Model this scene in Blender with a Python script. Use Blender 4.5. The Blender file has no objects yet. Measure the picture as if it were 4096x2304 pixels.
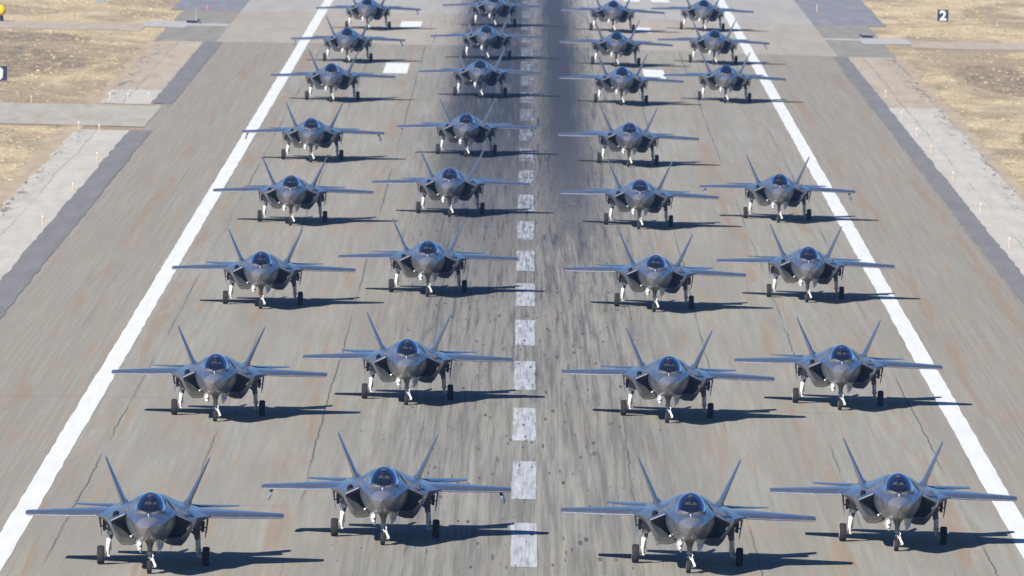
import bpy, bmesh, math, random
from mathutils import Vector, Matrix
R = math.radians
SC = bpy.context.scene
COL = SC.collection

# ------------------------------------------------------------------ camera, world, sun
CR = -0.0099933            # runway cross fall (per metre from the centreline)
cam = bpy.data.cameras.new('camera'); cam.lens = 500; cam.sensor_width = 36
cam.dof.use_dof = True; cam.dof.focus_distance = 610; cam.dof.aperture_fstop = 4.0; cam.clip_start = 1.0; cam.clip_end = 6000
co = bpy.data.objects.new('camera', cam); COL.objects.link(co); SC.camera = co
pitch, roll, yaw, ch, cx = 0.0439554, 0.0239118, -0.00019287, 37.3846, -0.6118
fw = Vector((math.sin(yaw)*math.cos(pitch), math.cos(yaw)*math.cos(pitch), -math.sin(pitch)))
rt = Vector((math.cos(yaw), -math.sin(yaw), 0)); up = rt.cross(fw)
r2 = rt*math.cos(roll)+up*math.sin(roll); u2 = -rt*math.sin(roll)+up*math.cos(roll)
M = Matrix((r2, u2, -fw)).transposed().to_4x4(); M.translation = Vector((cx, 0, ch))
co.matrix_world = M

SUN_H = Vector((0.80, 1.36)); SUN_EL = 32.0
sd = Vector((SUN_H.x, SUN_H.y, -math.tan(R(SUN_EL))*SUN_H.length)).normalized()   # travel direction of the light
w = bpy.data.worlds.new('World'); SC.world = w; w.use_nodes = True
nt = w.node_tree; nt.nodes.clear()
sky = nt.nodes.new('ShaderNodeTexSky'); sky.sky_type = 'NISHITA'; sky.sun_disc = False
sky.sun_elevation = R(SUN_EL); sky.altitude = 1400; sky.air_density = 1.0; sky.dust_density = 0.0; sky.ozone_density = 10.0
to_sun = -sd
sky.sun_rotation = math.atan2(to_sun.x, to_sun.y)
bg = nt.nodes.new('ShaderNodeBackground'); bg.inputs['Strength'].default_value = 0.05
wo = nt.nodes.new('ShaderNodeOutputWorld')
nt.links.new(sky.outputs[0], bg.inputs[0]); nt.links.new(bg.outputs[0], wo.inputs[0])
sl = bpy.data.lights.new('sun', 'SUN'); sl.energy = 5.0; sl.angle = R(0.5); sl.color = (1.0, 0.945, 0.87)
so = bpy.data.objects.new('sun', sl); COL.objects.link(so)
so.rotation_euler = sd.to_track_quat('-Z', 'Y').to_euler(); so.location = (0, 0, 60)
vs = SC.view_settings
SC.display_settings.display_device = 'sRGB'
vs.view_transform = 'Standard'; vs.look = 'None'; vs.exposure = 1.0; vs.gamma = 1.0
SC.cycles.max_bounces = 6; SC.cycles.transparent_max_bounces = 8

# ------------------------------------------------------------------ node helper
ALB = 0.74
class NB:
    def __init__(s, name, rough=0.8, spec=0.3, metal=0.0):
        s.m = bpy.data.materials.new(name); s.m.use_nodes = True
        s.t = s.m.node_tree; s.t.nodes.clear()
        s.out = s.t.nodes.new('ShaderNodeOutputMaterial')
        s.b = s.t.nodes.new('ShaderNodeBsdfPrincipled')
        s.b.inputs['Roughness'].default_value = rough
        s.b.inputs['Specular IOR Level'].default_value = spec
        s.b.inputs['Metallic'].default_value = metal
        s.t.links.new(s.b.outputs[0], s.out.inputs[0])
        tc = s.t.nodes.new('ShaderNodeTexCoord'); s.P = tc.outputs['Object']
        sp = s.t.nodes.new('ShaderNodeSeparateXYZ'); s.t.links.new(s.P, sp.inputs[0])
        s.X, s.Y, s.Z = sp.outputs
    def put(s, v, sock):
        if isinstance(v, (int, float)):
            if sock.type == 'VALUE': sock.default_value = v
            elif sock.type == 'VECTOR': sock.default_value = (v, v, v)
            else: sock.default_value = (v, v, v, 1)
        elif isinstance(v, (tuple, list)):
            sock.default_value = tuple(v) if sock.type == 'VECTOR' else (tuple(v)+(1,))[:4]
        else: s.t.links.new(v, sock)
    def math(s, op, a, b=0.0, c=None, clamp=False):
        n = s.t.nodes.new('ShaderNodeMath'); n.operation = op; n.use_clamp = clamp
        s.put(a, n.inputs[0]); s.put(b, n.inputs[1])
        if c is not None: s.put(c, n.inputs[2])
        return n.outputs[0]
    def vec(s, x, y, z=0.0):
        n = s.t.nodes.new('ShaderNodeCombineXYZ')
        s.put(x, n.inputs[0]); s.put(y, n.inputs[1]); s.put(z, n.inputs[2]); return n.outputs[0]
    def mul(s, a, b): return s.math('MULTIPLY', a, b)
    def add(s, a, b): return s.math('ADD', a, b)
    def noise(s, fx, fy, seed=0.0, detail=3.0, rough=0.5, dist=0.0):
        v = s.vec(s.mul(s.X, fx), s.mul(s.Y, fy), seed)
        n = s.t.nodes.new('ShaderNodeTexNoise'); n.inputs['Scale'].default_value = 1.0
        n.inputs['Detail'].default_value = detail; n.inputs['Roughness'].default_value = rough
        n.inputs['Distortion'].default_value = dist
        s.t.links.new(v, n.inputs['Vector']); return n.outputs['Fac']
    def ramp(s, v, a, b, o0=0.0, o1=1.0, smooth=True):
        n = s.t.nodes.new('ShaderNodeMapRange')
        n.interpolation_type = 'SMOOTHSTEP' if smooth else 'LINEAR'
        s.put(v, n.inputs[0]); s.put(a, n.inputs[1]); s.put(b, n.inputs[2]); s.put(o0, n.inputs[3]); s.put(o1, n.inputs[4])
        return n.outputs[0]
    def mix(s, f, a, b, mode='MIX'):
        n = s.t.nodes.new('ShaderNodeMix'); n.data_type = 'RGBA'; n.blend_type = mode
        s.put(f, n.inputs[0]); s.put(a, n.inputs[6]); s.put(b, n.inputs[7]); return n.outputs[2]
    def bump(s, h, st=0.3, d=0.02):
        n = s.t.nodes.new('ShaderNodeBump'); n.inputs['Strength'].default_value = st; n.inputs['Distance'].default_value = d
        s.put(h, n.inputs['Height']); s.t.links.new(n.outputs[0], s.b.inputs['Normal'])
    def color(s, c):       # overall paint darkness, balanced by the exposure
        s.put(s.mix(1.0, c, (ALB, ALB, ALB), 'MULTIPLY'), s.b.inputs['Base Color']); return s.m

def simple(name, c, rough=0.6, spec=0.4, metal=0.0, var=0.12, fs=3.0):
    n = NB(name, rough, spec, metal)
    v = n.noise(fs, fs, 1.0, 3)
    lo = tuple(k*(1-var) for k in c); hi = tuple(min(1, k*(1+var)) for k in c)
    return n.color(n.mix(n.ramp(v, .3, .7), lo, hi))

# ---- pavement
def joints(n, period=4.94, off=2.47, wid=0.07, wob=0.25, seed=3.0, gate=(.42, .60)):
    xx = n.add(n.add(n.X, n.mul(n.math('SUBTRACT', n.noise(.02, .02, seed, 4, .65), .5), wob*2)), n.mul(n.math('SUBTRACT', n.noise(.3, .22, seed+9, 5, .7), .5), .32))
    m = n.math('PINGPONG', n.add(xx, off+period*.5), period*.5)       # distance to the nearest joint
    line = n.ramp(m, wid*.3, wid*.95, 1.0, 0.0)
    thick = n.ramp(n.noise(.35, .012, seed+2, 4, .6), gate[0], gate[1])
    return n.mul(line, thick)

def absx(n, c=0.0): return n.math('ABSOLUTE', n.math('SUBTRACT', n.X, c))

def band(n, c, hw, soft): return n.ramp(absx(n, c), hw, hw+soft, 1.0, 0.0)

def rubber_mask(n):
    # tyre rubber: strength grows down the runway, densest right of the centreline
    far = n.ramp(n.Y, 600, 1230, 0.0, 1.0)
    xj = n.noise(.25, .004, 8.0, 2)
    broad = n.ramp(absx(n, -.1), 3.5, 11.0, 1.0, 0.0)
    st = n.noise(2.6, .018, 21.0, 6, .66)
    st2 = n.noise(7.5, .045, 23.0, 5, .65)
    a = n.mul(broad, n.ramp(n.add(n.mul(st, .65), n.mul(st2, .35)), .40, .62))
    a = n.mul(a, n.ramp(n.Y, 560, 1050, .42, .95))
    core = n.mul(n.ramp(n.add(absx(n, 3.0), n.mul(n.math('SUBTRACT', st, .5), 3.2)), .5, 3.4, 1.0, 0.0), far)
    lo = n.ramp(n.Y, 680, 1200, .47, .22)
    core = n.mul(n.math('POWER', core, .7), n.ramp(n.add(n.mul(st, .45), n.mul(st2, .55)), lo, n.add(lo, .16), n.ramp(n.Y, 800, 1250, .15, .86), 1.0))
    left = n.mul(n.ramp(n.add(absx(n, -3.0), n.mul(n.math('SUBTRACT', st, .5), 4.0)), 2.2, 5.4, 1.0, 0.0), far)
    left = n.mul(left, n.ramp(n.add(n.mul(st, .5), n.mul(st2, .5)), .28, .54, .58, 1.0))
    r = n.math('MAXIMUM', a, n.math('MAXIMUM', n.mul(core, .97), left))
    # lone flakes and blots
    v = n.t.nodes.new('ShaderNodeTexVoronoi'); v.inputs['Scale'].default_value = 1.0
    wv = n.vec(n.mul(n.X, 1.9), n.mul(n.Y, .12), 4.0)
    n.t.links.new(wv, v.inputs['Vector'])
    dens = n.ramp(absx(n, -.3), 3.5, 11.0, .17, .03)
    keep = n.noise(.9, .09, 31.0, 2)
    spot = n.math('LESS_THAN', v.outputs['Distance'], n.mul(dens, n.ramp(keep, .35, .65, .2, 1.15)))
    v2 = n.t.nodes.new('ShaderNodeTexVoronoi'); v2.inputs['Scale'].default_value = 1.0
    n.t.links.new(n.vec(n.mul(n.X, 3.4), n.mul(n.Y, .10), 9.0), v2.inputs['Vector'])
    spot2 = n.math('LESS_THAN', v2.outputs['Distance'], n.mul(n.ramp(absx(n, -.3), 2, 9, .26, .0), n.ramp(n.noise(.8, .05, 33.0, 2), .42, .7)))
    return r, n.math('MAXIMUM', n.mul(spot, .75), n.mul(spot2, .6))

RUB = (0.026, 0.033, 0.056)
def runway_material():
    n = NB('worn_grooved_asphalt', .9, .2)
    s1 = n.noise(3.0, .03, 1.0, 5, .6); s2 = n.noise(.35, .012, 2.0, 4)
    s3 = n.noise(9.0, .16, 5.0, 3, .6)
    base = n.mix(n.ramp(s1, .30, .70), (.312, .298, .250), (.395, .380, .324))
    base = n.mix(n.ramp(s2, .35, .65, 0, .55), base, (.280, .260, .218))
    base = n.mix(n.ramp(s3, .35, .75, 0, .22), base, (.22, .215, .20))
    outer = n.ramp(absx(n), 21.5, 22.3)
    fine = n.noise(5.5, .018, 14.0, 4, .65)
    base = n.mix(n.mul(outer, .72), base, (.348, .327, .272))
    base = n.mix(n.mul(outer, n.ramp(fine, .42, .62, 0, .55)), base, (.245, .215, .178))
    base = n.mix(n.mul(outer, n.ramp(fine, .56, .70, 0, .30)), base, (.48, .47, .43))
    # rusty brown bleed along the lanes
    br = n.noise(2.2, .030, 11.0, 6, .66, .9)
    amt = n.mul(n.ramp(br, .52, .66), n.ramp(absx(n), 4, 10, .15, .66))
    base = n.mix(amt, base, (.37, .275, .185))
    br2 = n.noise(.9, .018, 12.0, 5, .65, 1.0)
    jm = n.math('PINGPONG', n.add(n.add(n.add(n.X, .9), n.mul(n.math('SUBTRACT', n.noise(.3, .03, 44.0, 3), .5), 1.2)), 4.94), 2.47)
    amt2 = n.mul(n.mul(n.ramp(br2, .47, .59), n.ramp(jm, .25, .75, 1.0, 0.0)), n.ramp(absx(n), 5, 11, 0, .6))
    base = n.mix(amt2, base, (.33, .235, .155))
    # different paving past the cable, then concrete
    tan = n.mix(n.ramp(n.noise(.6, .03, 41.0, 4), .3, .7), (.405, .362, .300), (.455, .415, .350))
    base = n.mix(n.ramp(n.Y, 1387.6, 1388.4), base, tan)
    pale = n.mix(n.ramp(n.noise(.5, .02, 42.0, 4), .3, .7), (.40, .39, .365), (.46, .445, .41))
    base = n.mix(n.ramp(n.Y, 1510.5, 1511.5), base, pale)
    # joints
    j = joints(n)
    near = n.mul(n.ramp(n.Y, 1380, 1390, .75, .25), n.ramp(absx(n), 20, 22, 1.0, .3))
    base = n.mix(n.mul(j, near), base, (.075, .07, .065))
    xj = n.math('PINGPONG', n.add(n.Y, n.mul(n.noise(.06, .01, 51.0, 3), 4)), 45.0)
    base = n.mix(n.mul(n.ramp(xj, .2, .7, 1.0, 0.0), n.mul(n.ramp(n.noise(.1, .02, 52.0, 3), .45, .6), .22)), base, (.15, .14, .13))
    rb, sp = rubber_mask(n)
    base = n.mix(n.math('MULTIPLY', rb, .97), base, RUB)
    base = n.mix(sp, base, (.05, .052, .062))
    n.bump(n.noise(40, 12, 2.0, 3), .35, .01)
    return n.color(base)

def paint_material(name, worn, white=(.86, .88, .88)):
    n = NB(name, .75, .3)
    base = n.mix(n.ramp(n.noise(2.0, .1, 1.0, 4), .3, .7), white, tuple(k*.90 for k in white))
    base = n.mix(n.ramp(n.noise(9.0, .07, 3.0, 5, .7), .56, .74, 0, .45), base, (.50, .49, .46))
    if worn:
        base = n.mix(n.ramp(n.noise(4.0, .12, 6.0, 5, .7), .42, .68, 0, .6), base, (.36, .36, .36))
        rb, sp = rubber_mask(n)
        st = n.add(n.mul(n.noise(8.0, .08, 27.0, 4, .65), .55), n.mul(n.noise(3.0, .16, 28.0, 4, .6), .45))
        g = n.mul(n.ramp(n.Y, 560, 1100, .45, .97), n.ramp(n.add(st, n.ramp(n.Y, 800, 1200, 0, .08)), .44, .60))
        base = n.mix(n.math('MAXIMUM', g, n.mul(rb, n.ramp(n.Y, 800, 1200, .40, .80))), base, (.10, .11, .135))
        base = n.mix(sp, base, (.05, .052, .062))
    return n.color(base)

def slab_material(name, c0, c1, cracks=0.0, brown=0.0, jy=None):
    n = NB(name, .9, .2)
    base = n.mix(n.ramp(n.noise(.8, .06, 1.0, 5, .6), .3, .7), c0, c1)
    base = n.mix(n.ramp(n.noise(5, .25, 4.0, 4, .6), .45, .8, 0, .3), base, tuple(k*.75 for k in c0))
    if brown: base = n.mix(n.ramp(n.noise(.7, .05, 7.0, 5), .5, .7, 0, brown), base, (.40, .31, .235))
    if jy:
        m = n.math('PINGPONG', n.Y, jy*.5)
        base = n.mix(n.mul(n.ramp(m, .12, .4, 1.0, 0.0), .3), base, (.2, .19, .18))
    if cracks:
        base = n.mix(n.mul(joints(n, 2.9, .55, .06, .55, 17.0, (.35, .5)), cracks), base, (.06, .055, .05))
        v = n.noise(1.1, .09, 61.0, 6, .75, 1.5)
        edge = n.ramp(absx(n), 34.0, 35.5)
        base = n.mix(n.mul(n.mul(n.ramp(v, .54, .60), edge), .85), base, (.10, .085, .07))
        base = n.mix(n.mul(n.ramp(n.noise(.4, .03, 66.0, 5, .7), .50, .68), n.ramp(absx(n), 33.2, 35.6, 0, .5)), base, (.30, .255, .20))
    n.bump(n.noise(30, 8, 2.0, 3), .3, .01)
    return n.color(base)

def ground_material():
    n = NB('dry_winter_grass', 1.0, .1)
    a = n.noise(.075, .020, 1.0, 6, .64, .8); b = n.noise(.35, .06, 2.0, 5, .65)
    c = n.noise(2.6, .45, 3.0, 4, .7); d = n.noise(.035, .009, 5.0, 3)
    base = n.mix(n.ramp(b, .32, .68), (.58, .455, .275), (.73, .60, .395))
    dk = n.ramp(n.add(n.mul(a, .72), n.mul(d, .28)), .44, .56)
    def blob(cx_, cy_, rx, ry):
        u = n.math('POWER', n.math('DIVIDE', absx(n, cx_), rx), 2.0)
        v_ = n.math('POWER', n.math('DIVIDE', n.math('ABSOLUTE', n.math('SUBTRACT', n.Y, cy_)), ry), 2.0)
        return n.ramp(n.add(n.add(u, v_), n.mul(n.math('SUBTRACT', a, .5), 3.0)), .55, 1.15, 1.0, 0.0)
    pt = n.math('MAXIMUM', blob(44, 1325, 4.2, 58), n.math('MAXIMUM', blob(-50, 1310, 11, 62), blob(43.5, 1140, 3.8, 50)))
    pt = n.math('MAXIMUM', pt, blob(-52, 1390, 10, 22))
    dk = n.math('MAXIMUM', n.mul(dk, .62), n.mul(pt, n.ramp(n.noise(.8, .10, 71.0, 5, .7), .30, .60, .45, 1.0)))
    base = n.mix(n.mul(dk, .92), base, n.mix(n.ramp(c, .35, .65), (.185, .15, .115), (.31, .25, .185)))
    base = n.mix(n.ramp(c, .52, .78, 0, .55), base, (.20, .16, .105))
    base = n.mix(n.ramp(n.noise(.9, .12, 9.0, 5, .7), .60, .72, 0, .6), base, (.37, .28, .21))
    n.bump(n.add(b, c), .9, .25)
    return n.color(base)

M_RUN = runway_material()
M_LINE = paint_material('bright_white_line_paint', False)
M_DASH = paint_material('rubber_worn_white_paint', True, (.62, .65, .69))
M_GROUND = ground_material()
M_STRIP = slab_material('dark_sealed_asphalt', (.205, .202, .205), (.25, .247, .248))
M_CONC = slab_material('pale_shoulder_concrete', (.53, .505, .445), (.62, .595, .53), cracks=.5, jy=30.5)
M_PINK = slab_material('pinkish_tan_shoulder', (.47, .40, .315), (.545, .47, .375), cracks=.55, brown=.5)
M_GREEN = slab_material('grey_green_asphalt', (.28, .265, .225), (.34, .325, .28))
M_BLUE = slab_material('blue_grey_asphalt', (.235, .24, .265), (.29, .295, .32))
M_ROAD = slab_material('pale_dirt_road', (.43, .40, .335), (.51, .48, .41), brown=.5)
M_DIRT = slab_material('pinkish_dirt_track', (.46, .39, .31), (.54, .465, .375), brown=.4)
M_MUD = slab_material('bare_earth_verge', (.44, .35, .245), (.56, .455, .32), brown=.4)
M_STRIP2 = slab_material('light_cable_concrete', (.44, .44, .43), (.53, .53, .515))

# ------------------------------------------------------------------ mesh helpers
def link(name, me, m, parent=None, smooth=None):
    o = bpy.data.objects.new(name, me); COL.objects.link(o)
    for x in (m if isinstance(m, (list, tuple)) else [m]): me.materials.append(x)
    if smooth is not None:
        me.shade_smooth(); me.set_sharp_from_angle(angle=R(smooth))
    if parent is not None: o.parent = parent
    return o
def finish(name, bm, m, parent=None, smooth=None, recalc=True):
    if recalc: bmesh.ops.recalc_face_normals(bm, faces=bm.faces)
    me = bpy.data.meshes.new(name); bm.to_mesh(me); bm.free()
    return link(name, me, m, parent, smooth)
def struct(o): o['kind'] = 'structure'; return o
def zg(x):
    a = abs(x); return CR*min(a, 31.0)

def sheet(name, x0, x1, y0, y1, m, lift, nx=None, ny=None, parent=None, rag=0.0, ragside=0, seed=1):
    """horizontal sheet following the cross fall; ragged long edges when rag is set"""
    rnd = random.Random(seed)
    xs = sorted(set([x0, x1] + [k for k in (-31, -30.5, 0, 30.5, 31) if x0 < k < x1]))
    ny = ny or max(1, int((y1-y0)/ (4 if rag else 400)))
    bm = bmesh.new(); rows = []
    jit = 0.0
    for j in range(ny+1):
        y = y0+(y1-y0)*j/ny
        jl = rnd.uniform(-rag, rag) if rag and ragside in (-1, 2) else 0
        jr = rnd.uniform(-rag, rag) if rag and ragside in (1, 2) else 0
        row = []
        for i, x in enumerate(xs):
            xx = x + (jl if i == 0 else jr if i == len(xs)-1 else 0)
            row.append(bm.verts.new((xx, y, zg(xx)+lift)))
        rows.append(row)
    for j in range(ny):
        for i in range(len(xs)-1):
            bm.faces.new((rows[j][i], rows[j][i+1], rows[j+1][i+1], rows[j+1][i]))
    return finish(name, bm, m, parent)

def box(bm, x0, x1, y0, y1, z0, z1, mi=0):
    v = [bm.verts.new(p) for p in ((x0,y0,z0),(x1,y0,z0),(x1,y1,z0),(x0,y1,z0),(x0,y0,z1),(x1,y0,z1),(x1,y1,z1),(x0,y1,z1))]
    for f in ((0,3,2,1),(4,5,6,7),(0,1,5,4),(1,2,6,5),(2,3,7,6),(3,0,4,7)):
        bm.faces.new([v[k] for k in f]).material_index = mi
    return v

def tube(bm, pts, rad, seg=10, cap=True, mi=0):
    """tube through points with a radius at each"""
    pts = [Vector(p) for p in pts]; rings = []
    if isinstance(rad, (int, float)): rad = [rad]*len(pts)
    prev = None
    for i, p in enumerate(pts):
        d = (pts[min(i+1, len(pts)-1)]-pts[max(i-1, 0)]).normalized()
        a = Vector((0, 0, 1)) if abs(d.z) < .9 else Vector((0, 1, 0))
        if prev is None: u = d.cross(a).normalized()
        else: u = (prev-d*prev.dot(d)).normalized()
        prev = u; v = d.cross(u)
        rings.append([bm.verts.new(p+(u*math.cos(2*math.pi*k/seg)+v*math.sin(2*math.pi*k/seg))*rad[i]) for k in range(seg)])
    for a, b in zip(rings, rings[1:]):
        for k in range(seg): bm.faces.new((a[k], a[(k+1)%seg], b[(k+1)%seg], b[k])).material_index = mi
    if cap:
        bm.faces.new(rings[0][::-1]).material_index = mi; bm.faces.new(rings[-1]).material_index = mi

def loft(bm, rings, closed=True, capa=False, capb=False, mi=0):
    rv = [[bm.verts.new(p) for p in r] for r in rings]
    n = len(rv[0])
    for a, b in zip(rv, rv[1:]):
        for k in range(n if closed else n-1):
            q = (a[k], a[(k+1) % n], b[(k+1) % n], b[k])
            try: bm.faces.new(q).material_index = mi
            except ValueError: pass
    if capa: bm.faces.new(rv[0][::-1]).material_index = mi
    if capb: bm.faces.new(rv[-1]).material_index = mi
    return rv

# ------------------------------------------------------------------ the setting
YN, YF = 470.0, 1760.0
bm = bmesh.new()
gx = [-2500, -300, -120, -62, -45, -31.0, 31.0, 45, 62, 120, 300, 2500]; gy = [-200, 300] + list(range(400, 2000, 100)) + [2600, 5000]
grid = [[bm.verts.new((x, y, CR*31.0-.03)) for x in gx] for y in gy]
for j in range(len(gy)-1):
    for i in range(len(gx)-1): bm.faces.new((grid[j][i], grid[j][i+1], grid[j+1][i+1], grid[j+1][i]))
struct(finish('ground', bm, M_GROUND))
runway = struct(sheet('runway', -30.5, 30.5, YN, YF, M_RUN, 0.0, ny=40))
for sx in (-1, 1):
    o = sheet('edge_line', sx*21.81-.49, sx*21.81+.49, YN, YF, M_LINE, .012, ny=320, parent=runway, rag=.035, ragside=2, seed=5+sx)
y = 587.4-47.8*2
while y < 1620:
    sheet('centerline_dash', -.53, .58, y, y+30.2, M_DASH, .012, ny=8, parent=runway, rag=.03, ragside=2, seed=int(y)); y += 47.8
for x0, x1, y0, y1 in ((-13.05, -10.85, 1290, 1323), (10.75, 12.7, 1291, 1321), (-13.0, -10.85, 1453, 1477), (10.9, 12.75, 1453, 1474),
                       (10.8, 12.6, 1586, 1616), (13.9, 15.9, 1588, 1618), (-12.8, -10.9, 1586, 1616)):
    sheet('touchdown_bar', x0, x1, y0, y1, M_LINE, .012, parent=runway)

def setting(name, *a, **k): return struct(sheet(name, *a, **k))
# dark sealed strips along both edges
setting('asphalt_strip', 29.8, 31.3, YN, 1388, M_STRIP, .024, rag=.09, ragside=2, seed=3)
setting('asphalt_strip', -31.5, -29.7, 1192.5, 1388, M_STRIP, .024, rag=.09, ragside=2, seed=4)
setting('asphalt_strip', -31.4, -29.6, YN, 1124, M_STRIP, .024, rag=.09, ragside=2, seed=6)
# shoulders
setting('concrete_shoulder', 31.2, 35.75, YN, 1229, M_CONC, .006, rag=.22, ragside=1, seed=7)
setting('tan_shoulder', 31.2, 35.9, 1229, 1388, M_PINK, .006, rag=.4, ragside=1, seed=8)
setting('concrete_shoulder', -35.5, -31.2, YN, 1124, M_CONC, .006, rag=.22, ragside=-1, seed=9)
setting('concrete_shoulder', -35.8, -31.2, 1190, 1229, M_CONC, .006, rag=.2, ragside=-1, seed=10)
setting('tan_shoulder', -35.7, -31.2, 1229, 1388, M_PINK, .006, rag=.4, ragside=-1, seed=11)
for sx in (-1, 1):
    a, b = (30.4, 36.1) if sx > 0 else (-36.4, -30.4)
    setting('asphalt_apron', a, b, 1388, 1509, M_GREEN, .010, rag=.12, ragside=sx, seed=12+sx)
    a, b = (30.4, 38.2) if sx > 0 else (-37.8, -30.4)
    setting('overrun_apron', a, b, 1509, YF, M_BLUE, .006, rag=.1, ragside=sx, seed=15+sx)
setting('cable_strip', 30.45, 34.3, 1449.5, 1456, M_STRIP2, .020)
setting('cable_strip', 34.0, 39.0, 1438, 1461, M_STRIP2, .022)
setting('cable_strip', -35.0, -30.45, 1446, 1456, M_STRIP2, .020)
setting('cable_strip', -39.0, -34.6, 1438, 1462, M_STRIP2, .022)
# bare verges and side roads
setting('dirt_verge', 35.4, 36.9, YN, 1388, M_MUD, -.012, rag=.45, ragside=1, seed=21)
setting('dirt_verge', -36.9, -35.2, YN, 1388, M_MUD, -.012, rag=.45, ragside=-1, seed=22)
setting('side_road', -300, -30.45, 1133, 1186, M_ROAD, .016, ny=1)
setting('dirt_track', 38.8, 300, 1427, 1454, M_DIRT, .0, ny=1)
setting('dirt_track', -300, -38.6, 1421, 1449, M_DIRT, .0, ny=1)

# grass tufts (uncountable): small blades standing on the ground where the photo shows dry grass
def tufts():
    rnd = random.Random(4); vs_, fs_, mi_ = [], [], []
    zb = CR*31.0-.03
    def ok(x, y):
        a = abs(x)
        if a < 36.6: return False
        if x < 0 and 1131 < y < 1188: return False
        if 1419 < y < 1466 and a > 36: return False
        if y > 1508 and a < 38.4: return False
        return True
    n = 0
    while n < 9000:
        x = rnd.uniform(36.4, 62)*rnd.choice((-1, 1)); y = rnd.uniform(780, 1690)
        if not ok(x, y): continue
        if rnd.random() > .55+.45*math.sin(x*.7+math.sin(y*.05)*2)*math.sin(y*.06): continue
        n += 1
        h = rnd.uniform(.03, .10)*rnd.uniform(.5, 1.1); wd = rnd.uniform(.10, .40)
        m = 0 if rnd.random() < .45 else (1 if rnd.random() < .7 else 2)
        for q in range(3):
            a = rnd.uniform(0, math.pi); dx, dy = math.cos(a)*wd*.5, math.sin(a)*wd*.5
            ox, oy = rnd.uniform(-.12, .12), rnd.uniform(-.3, .3); lx, ly = rnd.uniform(-.06, .06), rnd.uniform(-.06, .06)
            i = len(vs_)
            vs_ += [(x+ox-dx, y+oy-dy, zb-.01), (x+ox+dx, y+oy+dy, zb-.01), (x+ox+lx+dx*.4, y+oy+ly, zb+h*rnd.uniform(.6, 1)), (x+ox+lx-dx*.5, y+oy+ly, zb+h)]
            fs_.append((i, i+1, i+2, i+3)); mi_.append(m)
    me = bpy.data.meshes.new('grass_tufts'); me.from_pydata(vs_, [], fs_)
    me.polygons.foreach_set('material_index', mi_)
    o = link('grass_tufts', me, [simple('straw_grass', (.58, .47, .27), .9, .1), simple('brown_grass', (.36, .285, .18), .9, .1), simple('green_grass', (.22, .23, .12), .9, .1)])
    o['kind'] = 'stuff'; o['label'] = 'dry straw coloured grass tufts growing beside the runway shoulders'; o['category'] = 'grass'
tufts()

# ------------------------------------------------------------------ jet materials
def paint(name, c, rough=.42, spec=.5, patch=.10):
    n = NB(name, rough, spec); n.b.inputs['Coat Weight'].default_value = .8; n.b.inputs['Coat Roughness'].default_value = .22; n.b.inputs['Coat IOR'].default_value = 1.6
    v = n.noise(1.3, 1.0, 1.0, 3); f = n.noise(9, 4, 3.0, 3)
    base = n.mix(n.ramp(v, .3, .7), tuple(k*(1-patch) for k in c), tuple(k*(1+patch) for k in c))
    base = n.mix(n.ramp(f, .55, .8, 0, .25), base, tuple(k*.8 for k in c))
    ax = absx(n)
    l1 = n.math('PINGPONG', n.add(n.Y, n.mul(n.math('PINGPONG', n.mul(ax, 1.0), .42), 1.1)), .85)
    l2 = n.math('PINGPONG', n.add(ax, n.mul(n.math('PINGPONG', n.Y, .5), .5)), .62)
    pl = n.math('MAXIMUM', n.ramp(l1, .02, .045, 1, 0), n.ramp(l2, .015, .035, 1, 0))
    base = n.mix(n.mul(pl, .5), base, tuple(min(1, k*1.55) for k in c))
    base = n.mix(n.ramp(n.noise(2.2, .7, 7.0, 4, .6), .56, .74, 0, .35), base, tuple(k*.62 for k in c))
    n.put(n.ramp(f, .3, .7, rough-.05, rough+.08), n.b.inputs['Roughness'])
    return n.color(base)
MJ = paint('blue_grey_jet_paint', (.072, .084, .120))
MN = paint('pale_radome_paint', (.160, .162, .190), .5, .4, .05)
ME = paint('light_edge_coating', (.26, .27, .31), .5, .4, .05)
MF = simple('windscreen_frame_grey', (.11, .11, .115), .5, .4)
MI = simple('intake_duct_grey', (.105, .12, .115), .6, .3)
MK = simple('dark_cavity', (.012, .013, .017), .9, .1)
MW = simple('white_gear_paint', (.74, .74, .72), .35, .5)
MS = simple('silver_door_inner', (.55, .58, .60), .3, .6, .4, .45, 14)
MLEG = simple('strut_metal_grey', (.33, .34, .35), .4, .5, .3, .4, 9)
MDOOR = simple('door_blue_grey', (.14, .165, .20), .5, .4, 0, .4, 7)
MT = simple('tyre_rubber', (.024, .023, .025), .85, .2)
MH = simple('wheel_hub_white', (.75, .75, .72), .4, .5)
MG = simple('olive_bay_panel', (.42, .41, .20), .7, .2, 0, .25, 12)
MM = simple('nozzle_metal', (.12, .12, .13), .4, .5, .7)
MQ = simple('pylon_pale_grey', (.24, .29, .36), .4, .5)
MC = simple('cockpit_black', (.015, .016, .020), .7, .2)
MHEL = simple('helmet_grey', (.30, .30, .31), .25, .6)
MVIS = simple('visor_smoke', (.02, .016, .014), .08, .8)
MSKIN = simple('pilot_face', (.42, .26, .19), .6, .3)
MSUIT = simple('flight_suit_green', (.20, .21, .14), .8, .2)
MORG = simple('orange_fibreglass', (.70, .45, .25), .5, .4)
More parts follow.
